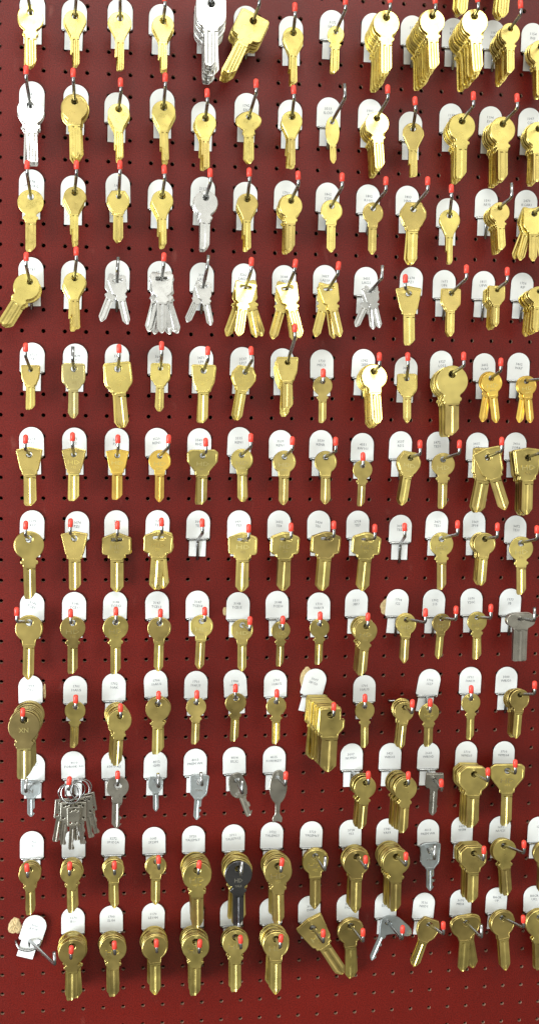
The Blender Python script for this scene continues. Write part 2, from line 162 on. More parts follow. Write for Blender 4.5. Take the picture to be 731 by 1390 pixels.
    (11, 5, '111/S1K', [10.56, -3.37, -43.44], [10.51, -3.42, -42.72], 'R', 4, 'roundc', 'o', 0.434, 2.76, 0.9, {'mk': 'HD'}, 10.45, -43.95),
    (11, 6, '1012/AL6', [12.47, -3.35, -43.53], [12.5, -3.4, -42.78], 'R', 7, 'round', 'o', 0.562, 2.79, 0.4, {'mk': 'HD'}, 12.48, -43.95),
    (11, 7, '3019/DIA4', [14.58, -3.43, -43.31], [14.54, -3.48, -42.58], 'R', 2, 'fanw', 'o', 0.239, 2.9, 33.4, {'mk': 'HD/DIA'}, 14.47, -43.93),
    (11, 8, '3341/19CY', [16.54, -3.46, -43.36], [16.5, -3.51, -42.62], 'R', 3, 'round', 'o', 0.189, 2.91, 1.9, {}, 16.48, -43.93),
    (11, 9, '5514/ESC5', [18.51, -3.41, -43.36], [18.5, -3.46, -42.59], 'R', 1, 'tear', 'c', 0.153, 2.11, -23.2, {}, 18.47, -43.9),
    (11, 10, '3516/NISD1', [20.6, -3.4, -43.2], [20.54, -3.45, -42.49], 'R', 3, 'hexc', 'o', 0.337, 2.33, -18.7, {'rot': -4}, 20.46, -44.03),
    (11, 11, '3670/MIDR', [22.53, -3.47, -43.44], [22.46, -3.52, -42.71], 'M', 3, 'mushb', 'o', 0.27, 2.68, -1.0, {'fan': [14, 6]}, 22.48, -43.94),
    (11, 12, 'BACK/UP', [24.64, -3.56, -42.97], [24.56, -3.61, -42.28], 'R', 3, 'round', 'o', 0.242, 2.85, 5.6, {}, 24.41, -43.91),
    (11, 13, 'BACK/UP2', [26.46, -3.32, -43.26], [26.39, -3.37, -42.52], 'R', 3, 'roundb', 'o', 0.252, 2.89, 4.5, {}, 26.5, -43.91),
]


# ------------------------------------------------------------------ materials
def new_mat(name):
    m = bpy.data.materials.new(name); m.use_nodes = True
    nt = m.node_tree; b = nt.nodes['Principled BSDF']
    return m, nt, b

def node(nt, t, **kw):
    n = nt.nodes.new(t)
    for k, v in kw.items(): setattr(n, k, v)
    return n

def metal(name, col, rough, var=0.25, warm=(1.0, 1.0, 1.0), metallic=1.0):
    """brushed, slightly tarnished plate metal; every object gets its own tone"""
    m, nt, b = new_mat(name); L = nt.links
    info = node(nt, 'ShaderNodeObjectInfo')
    tc = node(nt, 'ShaderNodeTexCoord')
    n1 = node(nt, 'ShaderNodeTexNoise'); n1.inputs['Scale'].default_value = 34; n1.inputs['Detail'].default_value = 2
    n1.inputs['Roughness'].default_value = 0.65
    add = node(nt, 'ShaderNodeVectorMath', operation='ADD')
    L.new(tc.outputs['Object'], add.inputs[0])
    sc = node(nt, 'ShaderNodeVectorMath', operation='SCALE'); sc.inputs['Scale'].default_value = 3.0
    L.new(info.outputs['Location'], sc.inputs[0]); L.new(sc.outputs[0], add.inputs[1])
    L.new(add.outputs[0], n1.inputs['Vector'])
    ramp = node(nt, 'ShaderNodeValToRGB')
    d = [c * (1 - var) * w for c, w in zip(col, warm)]
    ramp.color_ramp.elements[0].position = 0.3; ramp.color_ramp.elements[0].color = (*d, 1)
    ramp.color_ramp.elements[1].position = 0.68; ramp.color_ramp.elements[1].color = (*col, 1)
    L.new(n1.outputs['Fac'], ramp.inputs['Fac'])
    hsv = node(nt, 'ShaderNodeHueSaturation')
    mr = node(nt, 'ShaderNodeMapRange'); mr.inputs['To Min'].default_value = 0.78; mr.inputs['To Max'].default_value = 1.12
    L.new(info.outputs['Random'], mr.inputs['Value']); L.new(mr.outputs[0], hsv.inputs['Value'])
    mh = node(nt, 'ShaderNodeMapRange'); mh.inputs['To Min'].default_value = 0.492; mh.inputs['To Max'].default_value = 0.506
    L.new(info.outputs['Random'], mh.inputs['Value']); L.new(mh.outputs[0], hsv.inputs['Hue'])
    L.new(ramp.outputs['Color'], hsv.inputs['Color']); L.new(hsv.outputs[0], b.inputs['Base Color'])
    b.inputs['Metallic'].default_value = metallic
    n2 = node(nt, 'ShaderNodeTexNoise'); n2.inputs['Scale'].default_value = 160; n2.inputs['Detail'].default_value = 3
    L.new(add.outputs[0], n2.inputs['Vector'])
    rr = node(nt, 'ShaderNodeMapRange'); rr.inputs['To Min'].default_value = rough - 0.09; rr.inputs['To Max'].default_value = rough + 0.13
    L.new(n2.outputs['Fac'], rr.inputs['Value']); L.new(rr.outputs[0], b.inputs['Roughness'])
    # milling lines and small dents
    mp = node(nt, 'ShaderNodeMapping'); mp.inputs['Scale'].default_value = (900, 900, 90)
    L.new(add.outputs[0], mp.inputs['Vector'])
    n3 = node(nt, 'ShaderNodeTexNoise'); n3.inputs['Scale'].default_value = 1; n3.inputs['Detail'].default_value = 2
    L.new(mp.outputs[0], n3.inputs['Vector'])
    mix = node(nt, 'ShaderNodeMath', operation='MULTIPLY_ADD'); mix.inputs[1].default_value = 0.25
    L.new(n3.outputs['Fac'], mix.inputs[0]); L.new(n1.outputs['Fac'], mix.inputs[2])
    bp = node(nt, 'ShaderNodeBump'); bp.inputs['Strength'].default_value = 0.2; bp.inputs['Distance'].default_value = 0.0005
    L.new(mix.outputs[0], bp.inputs['Height']); L.new(bp.outputs[0], b.inputs['Normal'])
    return m

def plain(name, col, rough, metallic=0.0, spec=0.5, speckle=0.0, scale=400, bump=0.0):
    m, nt, b = new_mat(name); L = nt.links
    b.inputs['Roughness'].default_value = rough; b.inputs['Metallic'].default_value = metallic
    b.inputs['Specular IOR Level'].default_value = spec
    tc = node(nt, 'ShaderNodeTexCoord')
    n = node(nt, 'ShaderNodeTexNoise'); n.inputs['Scale'].default_value = scale; n.inputs['Detail'].default_value = 4
    L.new(tc.outputs['Object'], n.inputs['Vector'])
    r = node(nt, 'ShaderNodeValToRGB')
    r.color_ramp.elements[0].position = 0.3; r.color_ramp.elements[1].position = 0.7
    r.color_ramp.elements[0].color = (*[c * (1 - speckle) for c in col], 1); r.color_ramp.elements[1].color = (*col, 1)
    L.new(n.outputs['Fac'], r.inputs['Fac']); L.new(r.outputs[0], b.inputs['Base Color'])
    if bump:
        bp = node(nt, 'ShaderNodeBump'); bp.inputs['Strength'].default_value = bump; bp.inputs['Distance'].default_value = 0.0005
        L.new(n.outputs['Fac'], bp.inputs['Height']); L.new(bp.outputs[0], b.inputs['Normal'])
    return m

def board_material():
    m, nt, b = new_mat('painted_hardboard'); L = nt.links
    b.inputs['Specular IOR Level'].default_value = 0.28
    tc = node(nt, 'ShaderNodeTexCoord')
    def noise(scale, det, rough=0.55):
        n = node(nt, 'ShaderNodeTexNoise'); n.inputs['Scale'].default_value = scale
        n.inputs['Detail'].default_value = det; n.inputs['Roughness'].default_value = rough
        L.new(tc.outputs['Object'], n.inputs['Vector']); return n
    big, mid, fine = noise(6, 4), noise(60, 5), noise(700, 3, 0.7)
    r1 = node(nt, 'ShaderNodeValToRGB')
    r1.color_ramp.elements[0].position = 0.3; r1.color_ramp.elements[0].color = (0.102, 0.0046, 0.0024, 1)
    r1.color_ramp.elements[1].position = 0.7; r1.color_ramp.elements[1].color = (0.136, 0.0066, 0.0034, 1)
    L.new(big.outputs['Fac'], r1.inputs['Fac'])
    r2 = node(nt, 'ShaderNodeValToRGB')
    r2.color_ramp.elements[0].position = 0.40; r2.color_ramp.elements[0].color = (0.55, 0.48, 0.48, 1)
    r2.color_ramp.elements[1].position = 0.60; r2.color_ramp.elements[1].color = (1.22, 1.3, 1.3, 1)
    L.new(fine.outputs['Fac'], r2.inputs['Fac'])
    mx = node(nt, 'ShaderNodeMix', data_type='RGBA', blend_type='MULTIPLY'); mx.inputs[0].default_value = 0.9
    L.new(r1.outputs[0], mx.inputs[6]); L.new(r2.outputs[0], mx.inputs[7])
    # pale scuffs left by years of swinging keys
    scv = node(nt, 'ShaderNodeMapping'); scv.inputs['Scale'].default_value = (1, 1, 0.35)
    L.new(tc.outputs['Object'], scv.inputs['Vector'])
    sn = node(nt, 'ShaderNodeTexNoise'); sn.inputs['Scale'].default_value = 48; sn.inputs['Detail'].default_value = 6
    L.new(scv.outputs[0], sn.inputs['Vector'])
    sr = node(nt, 'ShaderNodeValToRGB')
    sr.color_ramp.elements[0].position = 0.66; sr.color_ramp.elements[0].color = (0, 0, 0, 1)
    sr.color_ramp.elements[1].position = 0.80; sr.color_ramp.elements[1].color = (0.55, 0.55, 0.55, 1)
    L.new(sn.outputs['Fac'], sr.inputs['Fac'])
    mx2 = node(nt, 'ShaderNodeMix', data_type='RGBA'); mx2.inputs[7].default_value = (0.24, 0.07, 0.055, 1)
    L.new(sr.outputs[0], mx2.inputs[0]); L.new(mx.outputs[2], mx2.inputs[6])
    L.new(mx2.outputs[2], b.inputs['Base Color'])
    rr = node(nt, 'ShaderNodeMapRange'); rr.inputs['To Min'].default_value = 0.30; rr.inputs['To Max'].default_value = 0.46
    L.new(mid.outputs['Fac'], rr.inputs['Value']); L.new(rr.outputs[0], b.inputs['Roughness'])
    bp = node(nt, 'ShaderNodeBump'); bp.inputs['Strength'].default_value = 0.5; bp.inputs['Distance'].default_value = 0.0005
    L.new(fine.outputs['Fac'], bp.inputs['Height']); L.new(bp.outputs[0], b.inputs['Normal'])
    return m

M = {
    'b': metal('bright_brass', (0.85, 0.69, 0.225), 0.27),
    'o': metal('dimmed_brass', (0.70, 0.56, 0.19), 0.30, 0.42),  # mostly lower rows; their dimmer reflections are put into this colour
    'a': metal('amber_brass', (0.80, 0.54, 0.12), 0.31),
    'k': metal('dark_bronze', (0.48, 0.39, 0.16), 0.36, 0.35),
    'n': metal('pale_brass', (0.74, 0.64, 0.28), 0.28),
    's': metal('nickel_silver', (0.72, 0.72, 0.70), 0.25, 0.2),
    'd': metal('dark_nickel', (0.46, 0.44, 0.38), 0.28, 0.35),
    'c': metal('grey_steel', (0.52, 0.57, 0.58), 0.40, 0.25),
    'k2': metal('black_nickel', (0.13, 0.13, 0.135), 0.20, 0.3),
    'wire': metal('zinc_wire', (0.44, 0.45, 0.45), 0.20, 0.3),
    'cap': plain('red_vinyl', (0.84, 0.065, 0.042), 0.38, speckle=0.12),
    'tag': plain('white_styrene', (0.79, 0.82, 0.82), 0.40, speckle=0.04, scale=90),
    'ink': plain('grey_print', (0.12, 0.135, 0.165), 0.6),
    'board': board_material(),
    'edge': plain('raw_hardboard', (0.42, 0.26, 0.18), 0.85, speckle=0.4, scale=900),
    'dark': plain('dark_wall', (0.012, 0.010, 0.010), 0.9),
    'foam': plain('old_adhesive', (0.62, 0.47, 0.24), 0.8, speckle=0.45, scale=350, bump=0.8),
}

# ------------------------------------------------------------------ mesh helpers (inches in, metres out)
def mesh_from(bm, name, mats, smooth=False):
    bmesh.ops.recalc_face_normals(bm, faces=bm.faces[:])
    if smooth:
        for f in bm.faces: f.smooth = True
    me = bpy.data.meshes.new(name); bm.to_mesh(me); bm.free()
    for m in mats: me.materials.append(m)
    return me

def link(name, data, parent=None, loc=None):
    o = bpy.data.objects.new(name, data); C.objects.link(o)
    if parent: o.parent = parent
    if loc is not None: o.location = loc
    return o

def tag(o, label, cat, group=None, kind=None):
    if label: o['label'] = label
    if cat: o['category'] = cat
    if group: o['group'] = group
    if kind: o['kind'] = kind

def tube(bm, pts, rad, seg=8, cap_round=False, mat=0):
    """sweep a circle along a polyline; returns nothing"""
    pts = [Vector(p) for p in pts]
    rads = rad if isinstance(rad, (list, tuple)) else [rad] * len(pts)
    ring_prev = None; ref = None; rings = []
    for i, p in enumerate(pts):
        if i == 0: t = (pts[1] - p)
        elif i == len(pts) - 1: t = (p - pts[i - 1])
        else: t = (pts[i + 1] - p).normalized() + (p - pts[i - 1]).normalized()
        t.normalize()
        if ref is None:
            ref = t.cross(Vector((0.3, 0.2, 0.93)))
            if ref.length < 0.1: ref = t.cross(Vector((1, 0, 0)))
        ref = (ref - t * ref.dot(t)).normalized(); s = t.cross(ref)
        ring = [bm.verts.new((p + (ref * math.cos(a) + s * math.sin(a)) * rads[i]) * U)
                for a in [2 * math.pi * k / seg for k in range(seg)]]
        rings.append(ring)
    fs = []
    for a, b in zip(rings, rings[1:]):
        for k in range(seg):
            fs.append(bm.faces.new((a[k], a[(k + 1) % seg], b[(k + 1) % seg], b[k])))
    fs.append(bm.faces.new(rings[0][::-1])); fs.append(bm.faces.new(rings[-1]))
    for f in fs: f.smooth = True; f.material_index = mat
    fs[-1].smooth = fs[-2].smooth = False

def fillet(poly, n=4):
    """[(x,z,r)] -> points with rounded corners"""
    out = []
    N = len(poly)
    for i in range(N):
        p = Vector(poly[i][:2]); r = poly[i][2] if len(poly[i]) > 2 else 0
        if r <= 0: out.append(tuple(p)); continue
        a = Vector(poly[i - 1][:2]) - p; b = Vector(poly[(i + 1) % N][:2]) - p
        ra = min(r, a.length * .48); rb = min(r, b.length * .48)
        p0 = p + a.normalized() * ra; p2 = p + b.normalized() * rb
        for k in range(n + 1):
            t = k / n
            out.append(tuple(p0 * (1 - t) ** 2 + p * 2 * t * (1 - t) + p2 * t * t))
    return out

def ell(cx, cz, rx, rz, n=28, a0=0, a1=360):
    return [(cx + rx * math.cos(R(a0 + (a1 - a0) * i / n)), cz + rz * math.sin(R(a0 + (a1 - a0) * i / n)))
            for i in range(n if abs(a1 - a0) == 360 else n + 1)]

# temp 2D curves (holes are cut by the even-odd fill) turned into meshes in one go
_queue = []
def plate(name, loops, thick, bevel, mat):
    cu = bpy.data.curves.new(name, 'CURVE'); cu.dimensions = '2D'; cu.fill_mode = 'BOTH'
    for lp in loops:
        sp = cu.splines.new('POLY'); sp.points.add(len(lp) - 1); sp.use_cyclic_u = True
        for q, (x, z) in zip(sp.points, lp): q.co = (x * U, z * U, 0, 1)
    cu.extrude = (thick / 2 - bevel) * U; cu.bevel_depth = bevel * U; cu.bevel_resolution = 1
    cu.offset = -bevel * U
    return cu

def text_curve(lines, size, leading, extrude=0.0, widen=1.0, bold=0.0):
    cu = bpy.data.curves.new('printed_text', 'FONT'); cu.body = '\n'.join(lines)
    cu.size = size * U; cu.align_x = 'CENTER'; cu.space_line = leading; cu.resolution_u = 1
    cu.extrude = extrude * U; cu.offset = bold * U
    return cu

def convert(curves):
    """dict key -> curve data; gives dict key -> mesh data, turned so the plate lies in XZ facing -Y"""
    tmp = {}
    for k, cu in curves.items():
        o = bpy.data.objects.new('tmp', cu); C.objects.link(o); tmp[k] = o
    bpy.context.view_layer.update()
    dg = bpy.context.evaluated_depsgraph_get()
    out = {}
    rot = Matrix.Rotation(R(90), 4, 'X')
    for k, o in tmp.items():
        me = bpy.data.meshes.new_from_object(o.evaluated_get(dg))
        me.transform(rot); out[k] = me
    for k, o in tmp.items():
        cu = o.data; bpy.data.objects.remove(o); bpy.data.curves.remove(cu)
    return out

# ------------------------------------------------------------------ key shapes (hole at origin, tip at z = -2.4)
def mirror(right):
    """right half outline, top to bottom -> closed outline"""
    return right + [(-p[0],) + tuple(p[1:]) for p in reversed(right)]

HOLE = ell(0, 0, .142, .142, 16)
def slot(w, h, z=0.0): return fillet([(-w, z - h, h), (w, z - h, h), (w, z + h, h), (-w, z + h, h)], 3)

def round_outline(r, cz, nw, ears, bottom=-1.0):
    """disc with a neck; nw neck half width, ears extra width of the stop"""
    th = math.degrees(math.asin(min(.95, (nw + .03) / r)))
    arc = [(x, z, 0) for x, z in ell(0, cz, r, r, 30, -90 + th, 270 - th)]
    arc = arc[::-1]                                  # from lower left over the top ... to lower right
    zl = cz - math.sqrt(r * r - (nw + .03) ** 2)
    if ears:
        neck = [(nw, zl - .05, .02), (nw + .01, zl - .1, .02), (nw + ears, zl - .13, .04), (nw + ears, zl - .24, .05), (nw, zl - .28, .02), (nw, bottom - .12, 0)]
    else:
        neck = [(nw + .01, zl - .06, .03), (nw, bottom, 0)]
    return fillet(arc + neck + [(-x, z, f) for x, z, f in reversed(neck)], 3)

# name: (outline, holes, thickness, blade half width, blade start, tip style, grooves)
T = {}
def deft(n, outline, holes, hw, z0, tip, th=.085, cut=False, words=''):
    T[n] = dict(o=outline, h=holes, hw=hw, z0=z0, tip=tip, th=th, cut=cut, words=words)
deft('round', round_outline(.57, -.25, .27, 0), [HOLE], .225, -.98, 'point', words='round-headed')
deft('roundc', round_outline(.57, -.25, .25, .09), [HOLE], .225, -1.1, 'slant', words='round-headed')
deft('roundb', round_outline(.62, -.28, .31, .07, -1.05), [HOLE], .27, -1.14, 'slant', words='big round-headed')
deft('cutround', round_outline(.62, -.08, .30, 0, -.95), [ell(0, 0, .2, .17, 14)], .27, -.92, 'point', cut=True, words='round-headed cut')
deft('notched', round_outline(.56, -.25, .26, .12), [HOLE], .22, -1.1, 'flat', words='round-headed')
deft('oval', round_outline(.50, -.18, .24, .10, -.85), [HOLE], .24, -.95, 'slant', words='small round-headed')
deft('pear', fillet([(x, z, 0) for x, z in ell(0, -.22, .54, .50, 22, 200, -20)] + [(.23, -.92, .1), (.20, -1.06, 0), (-.20, -1.06, 0), (-.23, -.92, .1)], 3), [ell(0, -.0, .16, .16, 16)], .19, -1.05, 'step', words='pear-headed')
deft('ovalt', ell(0, -.55, .42, .86, 32), [HOLE], .18, -1.36, 'point', words='oval-headed')
deft('wide', fillet(mirror([(.0, .30, 0), (.34, .22, .2), (.68, -.06, .2), (.66, -.36, .2), (.38, -.62, .2), (.26, -.70, .05), (.30, -.76, .03), (.34, -.90, .04), (.25, -.93, .02), (.25, -1.0, 0)]), 4), [HOLE], .24, -.98, 'point', words='wide-headed')
deft('hex', fillet(mirror([(.34, .29, .05), (.58, -.10, .06), (.58, -.36, .06), (.40, -.72, .05), (.30, -.80, .03), (.30, -.92, .02), (.23, -.94, 0), (.23, -1.0, 0)]), 3), [HOLE], .22, -.98, 'point', words='hexagonal')
deft('hexc', fillet(mirror([(.40, .36, .1), (.62, -.10, .14), (.50, -.62, .15), (.28, -.86, .06), (.24, -1.0, 0)]), 3), [ell(0, .02, .17, .14, 14)], .21, -.98, 'point', words='rounded hexagonal')
deft('square', fillet(mirror([(.54, .27, .14), (.55, -.62, .2), (.36, -.82, .10), (.30, -.94, .05), (.22, -1.0, .02), (.22, -1.06, 0)]), 4), [HOLE], .21, -1.04, 'point', words='square-headed')
deft('tsquare', fillet(mirror([(.58, .28, .12), (.50, -.50, .15), (.36, -.80, .08), (.34, -.92, .04), (.24, -.98, .02), (.24, -1.04, 0)]), 4), [HOLE], .225, -1.02, 'slant', words='tapered square-headed')
deft('bigsq', fillet(mirror([(.66, .30, .16), (.66, -.72, .16), (.36, -.78, .04), (.33, -.92, .04), (.25, -.96, .02), (.25, -1.04, 0)]), 4), [HOLE], .24, -1.02, 'slant', words='large square-headed')
deft('bigrect', fillet(mirror([(.44, .34, .08), (.60, .18, .08), (.60, -.60, .12), (.42, -.84, .10), (.32, -.90, .04), (.27, -1.0, 0)]), 3), [HOLE], .26, -.98, 'slant', words='large angular')
deft('clover', fillet(mirror([(.52, .24, .12), (.40, -.66, .10), (.24, -.76, .03), (.24, -.82, .02), (.32, -.86, .03), (.32, -.98, .03), (.23, -1.0, .02), (.23, -1.06, 0)]), 4), [slot(.28, .085)], .215, -1.04, 'point', words='slot-headed')
deft('fan', fillet(mirror([(.0, .35, .3), (.62, .22, .06), (.42, -.70, .05), (.35, -.80, .03), (.35, -.94, .03), (.27, -.97, 0), (.27, -1.02, 0)]), 3), [HOLE], .265, -1.0, 'slant', words='fan-shaped')
deft('fanw', fillet(mirror([(.0, .43, .3), (.62, .34, .06), (.46, -.72, .10), (.36, -.78, .03), (.38, -.92, .04), (.26, -.96, 0), (.26, -1.04, 0)]), 3), [HOLE], .25, -1.02, 'point', words='wide fan-shaped')
deft('pent', fillet(mirror([(.58, .30, .06), (.76, .16, .06), (.74, -.30, .06), (.40, -.72, .06), (.34, -.80, .03), (.34, -.94, .03), (.25, -.98, 0), (.25, -1.04, 0)]), 3), [HOLE], .24, -1.02, 'slant', words='wide five-sided')
deft('house', fillet(mirror([(.10, .32, .08), (.66, .10, .08), (.66, -.60, .12), (.58, -.68, .05), (.40, -.70, .03), (.40, -.84, .04), (.29, -.88, .02), (.29, -.96, 0)]), 3), [slot(.27, .075, .0)], .28, -.94, 'point', words='house-shaped')
deft('oct', fillet(mirror([(.38, .33, .06), (.66, .08, .08), (.64, -.50, .1), (.42, -.70, .05), (.36, -.76, .03), (.36, -.92, .03), (.28, -.95, 0), (.28, -1.02, 0)]), 3), [HOLE], .27, -1.0, 'slant', words='eight-sided')
deft('mush', fillet(mirror([(.55, .32, .2), (.86, .12, .2), (.86, -.28, .2), (.55, -.48, .1), (.44, -.52, .03), (.44, -.60, 0)]), 4), [slot(.22, .08)], .42, -.58, 'flat', th=.12, words='mushroom-headed')
deft('mushb', fillet(mirror([(.0, .30, .3), (.42, .32, .2), (.76, .08, .25), (.70, -.42, .25), (.40, -.66, .1), (.34, -.76, .04), (.28, -.92, 0)]), 4), [HOLE], .26, -.90, 'point', words='wide lobed')
deft('sqcol', fillet([(.44, .28, .1), (.44, -.22, .02), (.60, -.22, .03), (.60, -.56, .08), (.40, -.80, .08), (.36, -.86, .02), (.36, -1.0, 0), (-.36, -1.0, 0), (-.36, -.84, .04), (-.50, -.76, .08), (-.46, .28, .1)], 3), [HOLE], .33, -.98, 'point', words='square-headed hooked')
deft('carkey', fillet(mirror([(.70, .40, .12), (.70, -.66, .16), (.34, -.80, .08), (.32, -.98, 0)]), 4), [slot(.26, .12, .1)], .26, -.96, 'point', cut=True, th=.14, words='square-headed car')
deft('cartrap', fillet(mirror([(.40, .52, .1), (.62, .40, .1), (.54, -.72, .12), (.30, -.98, .08), (.26, -1.08, 0)]), 4), [fillet([(-.24, .22, .06), (.24, .22, .06), (.10, -.16, .06), (-.10, -.16, .06)], 3)], .22, -1.06, 'point', cut=True, th=.13, words='long-headed car')
deft('carpear', fillet([(.0, .52, .3), (.42, .38, .3), (.50, -.50, .3), (.34, -.98, .1), (.26, -1.06, 0), (-.26, -1.06, 0), (-.36, -1.06, .1), (-.66, -.70, .3), (-.46, .34, .3)], 4), [ell(.02, .02, .2, .13, 14)], .24, -1.04, 'slant', cut=True, th=.13, words='egg-headed car')
deft('longoval', fillet([(x, z, 0) for x, z in ell(0, -.42, .47, .92, 30, 250, -70)] + [(.13, -1.42, .05), (.12, -1.9, .1), (.28, -2.1, .1), (.24, -2.38, .08), (.08, -2.30, .05), (-.08, -2.30, .05), (-.24, -2.38, .08), (-.28, -2.1, .1), (-.12, -1.9, .1), (-.13, -1.42, .05)], 3), [ell(-.06, .12, .1, .1, 12)], .10, -1.3, 'none', th=.10, words='long oval')
deft('sqdark', fillet(mirror([(.60, .42, .08), (.62, -.40, .1), (.50, -.52, .05), (.34, -.54, .03), (.27, -.66, 0)]), 3), [HOLE], .26, -.64, 'point', words='dark square-headed')
def _tear():
    pts = [(-.42, .30), (.10, .46), (.62, .32), (1.42, -.42), (1.50, -.78), (1.20, -.92), (.40, -.68), (-.10, -.72), (-.28, -.90), (-.52, -.84), (-.50, -.30)]
    a = R(-23); ca, sa = math.cos(a), math.sin(a)   # laid down in the key's own axes
    return fillet([(x * ca + z * sa, -x * sa + z * ca, .2) for x, z in pts][::-1], 4)
deft('tear', _tear(), [ell(0, 0, .2, .16, 14)], .2, -.80, 'point', cut=True, th=.12, words='teardrop-headed')

def blade_mesh(name, hw, z0, tip, th, cut, z1=-2.4):
    """milled blade: grooved front, run-out under the bow, shaped tip"""
    bm = bmesh.new()
    t = th / 2; g = .032
    rnd = random.Random(name)
    xs = [-1, -.66, -.36, -.06, .16, .42, .70, 1]
    dep = [0, 0, 1, 1, 0, 0, .8, .8]
    def ring(z, w, gd, cx=0.0, lo=None, hi=None):
        v = []
        for x, d in zip(xs, dep):
            X = x * w + cx
            if hi is not None: X = min(X, hi)
            if lo is not None: X = max(X, lo)
            v.append(bm.verts.new((X * U, (-t + g * d * gd) * U, z * U)))
        for x in (1, .35, .2, -.3, -.45, -1):
            X = x * w + cx
            if hi is not None: X = min(X, hi)
            if lo is not None: X = max(X, lo)
            v.append(bm.verts.new((X * U, (t - (g * gd if x in (.2, -.3) else 0)) * U, z * U)))
        return v
    rs = [ring(z0, hw, 0), ring(z0 - .10, hw, 0), ring(z0 - .15, hw, 1)]
    if cut:
        z = z0 - .25
        while z > z1 + .3:
            d = rnd.choice([.0, .12, .2, .28]) * hw * 2
            rs.append(ring(z, hw, 1, hi=hw - d)); rs.append(ring(z - .08, hw, 1, hi=hw - d)); z -= .16
    if tip == 'point':
        rs += [ring(z1 + .24, hw, 1), ring(z1 + .06, hw * .45, 1), ring(z1, hw * .12, .4)]
    elif tip == 'slant':
        rs += [ring(z1 + .26, hw, 1), ring(z1 + .10, hw, 1, hi=hw * .55), ring(z1, hw, .6, lo=-hw * .8, hi=hw * .05)]
    elif tip == 'flat':
        rs += [ring(z1 + .06, hw, 1), ring(z1, hw * .8, 1)]
    elif tip == 'step':
        rs += [ring(z1 + .62, hw, 1), ring(z1 + .60, hw, 1, lo=-hw * .55), ring(z1 + .10, hw, 1, lo=-hw * .55), ring(z1, hw, 1, lo=-hw * .35, hi=hw * .55)]
    n = len(rs[0])
    for a, b in zip(rs, rs[1:]):
        for k in range(n): bm.faces.new((a[k], a[(k + 1) % n], b[(k + 1) % n], b[k]))
    bm.faces.new(rs[0][::-1]); bm.faces.new(rs[-1])
    return mesh_from(bm, 'blade', [])

def ring_mesh(r, w):
    bm = bmesh.new(); n = 30; pts = [(r * math.cos(2 * math.pi * i / n), 0, r * math.sin(2 * math.pi * i / n)) for i in range(n)]
    seg = 6; rings = []
    for i, p in enumerate(pts):
        c = Vector(p).normalized()
        rings.append([bm.verts.new((Vector(p) + c * math.cos(2 * math.pi * k / seg) * w + Vector((0, 1, 0)) * math.sin(2 * math.pi * k / seg) * w) * U) for k in range(seg)])
    for i in range(n):
        a, b = rings[i], rings[(i + 1) % n]
        for k in range(seg): bm.faces.new((a[k], a[(k + 1) % seg], b[(k + 1) % seg], b[k]))
    return mesh_from(bm, 'key_ring', [M['wire']], True)

# ---- build every shared mesh
used = sorted({s[7] for s in STATIONS if s[7] in T})
curves = {('bow', n): plate(n, [T[n]['o']] + T[n]['h'], T[n]['th'], .022, None) for n in used}
RIMMED = {'house', 'oct', 'hex', 'hexc', 'square', 'tsquare', 'fan', 'fanw', 'pent', 'carkey', 'cartrap', 'sqcol', 'round', 'bigsq', 'wide', 'mushb'}
def inset(o, f):
    xs = [p[0] for p in o]; zs = [p[1] for p in o]
    cx = (min(xs) + max(xs)) / 2; cz = (min(zs) + max(zs)) / 2
    return [(cx + (x - cx) * f, cz + (z - cz) * f) for x, z in o]
for n in used:
    if n in RIMMED:
        curves[('rim', n)] = plate(n, [inset(T[n]['o'], .965), inset(T[n]['o'], .865)], T[n]['th'] + .024, .010, None)
curves[('bow', 'boxbow')] = plate('boxbow', [fillet([(-.30, .12, .05), (.30, .12, .05), (.24, -.72, .06), (-.24, -.72, .06)], 3), ell(-.14, -.04, .05, .05, 8), ell(.14, -.04, .05, .05, 8), ell(-.11, -.56, .05, .05, 8), ell(.11, -.56, .05, .05, 8), ell(0, 0.02, .07, .05, 8)], .12, .016, None)
WIDE = {'HD': 1}
for s in STATIONS:
    mk = s[12].get('mk')
    if mk and ('mk', mk) not in curves:
        ln = mk.split('/')
        if ln[0] == 'HD':
            curves[('mk', mk, 0)] = text_curve(['HD'], .30, .8, .016, bold=.002)
            if len(ln) > 1: curves[('mk', mk, 1)] = text_curve([ln[1]], .15, .8, .014, bold=.002)
        else:
            curves[('mk', mk, 0)] = text_curve([ln[0]], .26, .8, .016, bold=.003)
for i, s in enumerate(STATIONS):
    tx = s[2]
    if tx:
        curves[('txt', i)] = text_curve(tx.split('/'), .178, 1.1, 0, bold=.0)
MESH = convert(curves)
for n in used:
    if ('rim', n) in MESH:                      # the raised rim is part of the bow
        bm = bmesh.new(); bm.from_mesh(MESH[('bow', n)]); bm.from_mesh(MESH.pop(('rim', n))); bm.to_mesh(MESH[('bow', n)]); bm.free()
    d = T[n]
    if d['tip'] != 'none': MESH[('blade', n)] = blade_mesh(n, d['hw'], d['z0'] + .03, d['tip'], d['th'] * .94 if d['th'] < .1 else .08, d['cut'])
MESH[('blade', 'boxbow')] = blade_mesh('boxbow', .13, -.70, 'flat', .07, True, -1.75)
_variants = {}
def mesh_in(key, mat):
    """the shared mesh in one metal"""
    if (key, mat) not in _variants:
        me = MESH[key].copy(); me.materials.clear(); me.materials.append(M[mat])
        me.name = key[0] if key[0] != 'mk' else 'stamped_mark'
        _variants[(key, mat)] = me
    return _variants[(key, mat)]

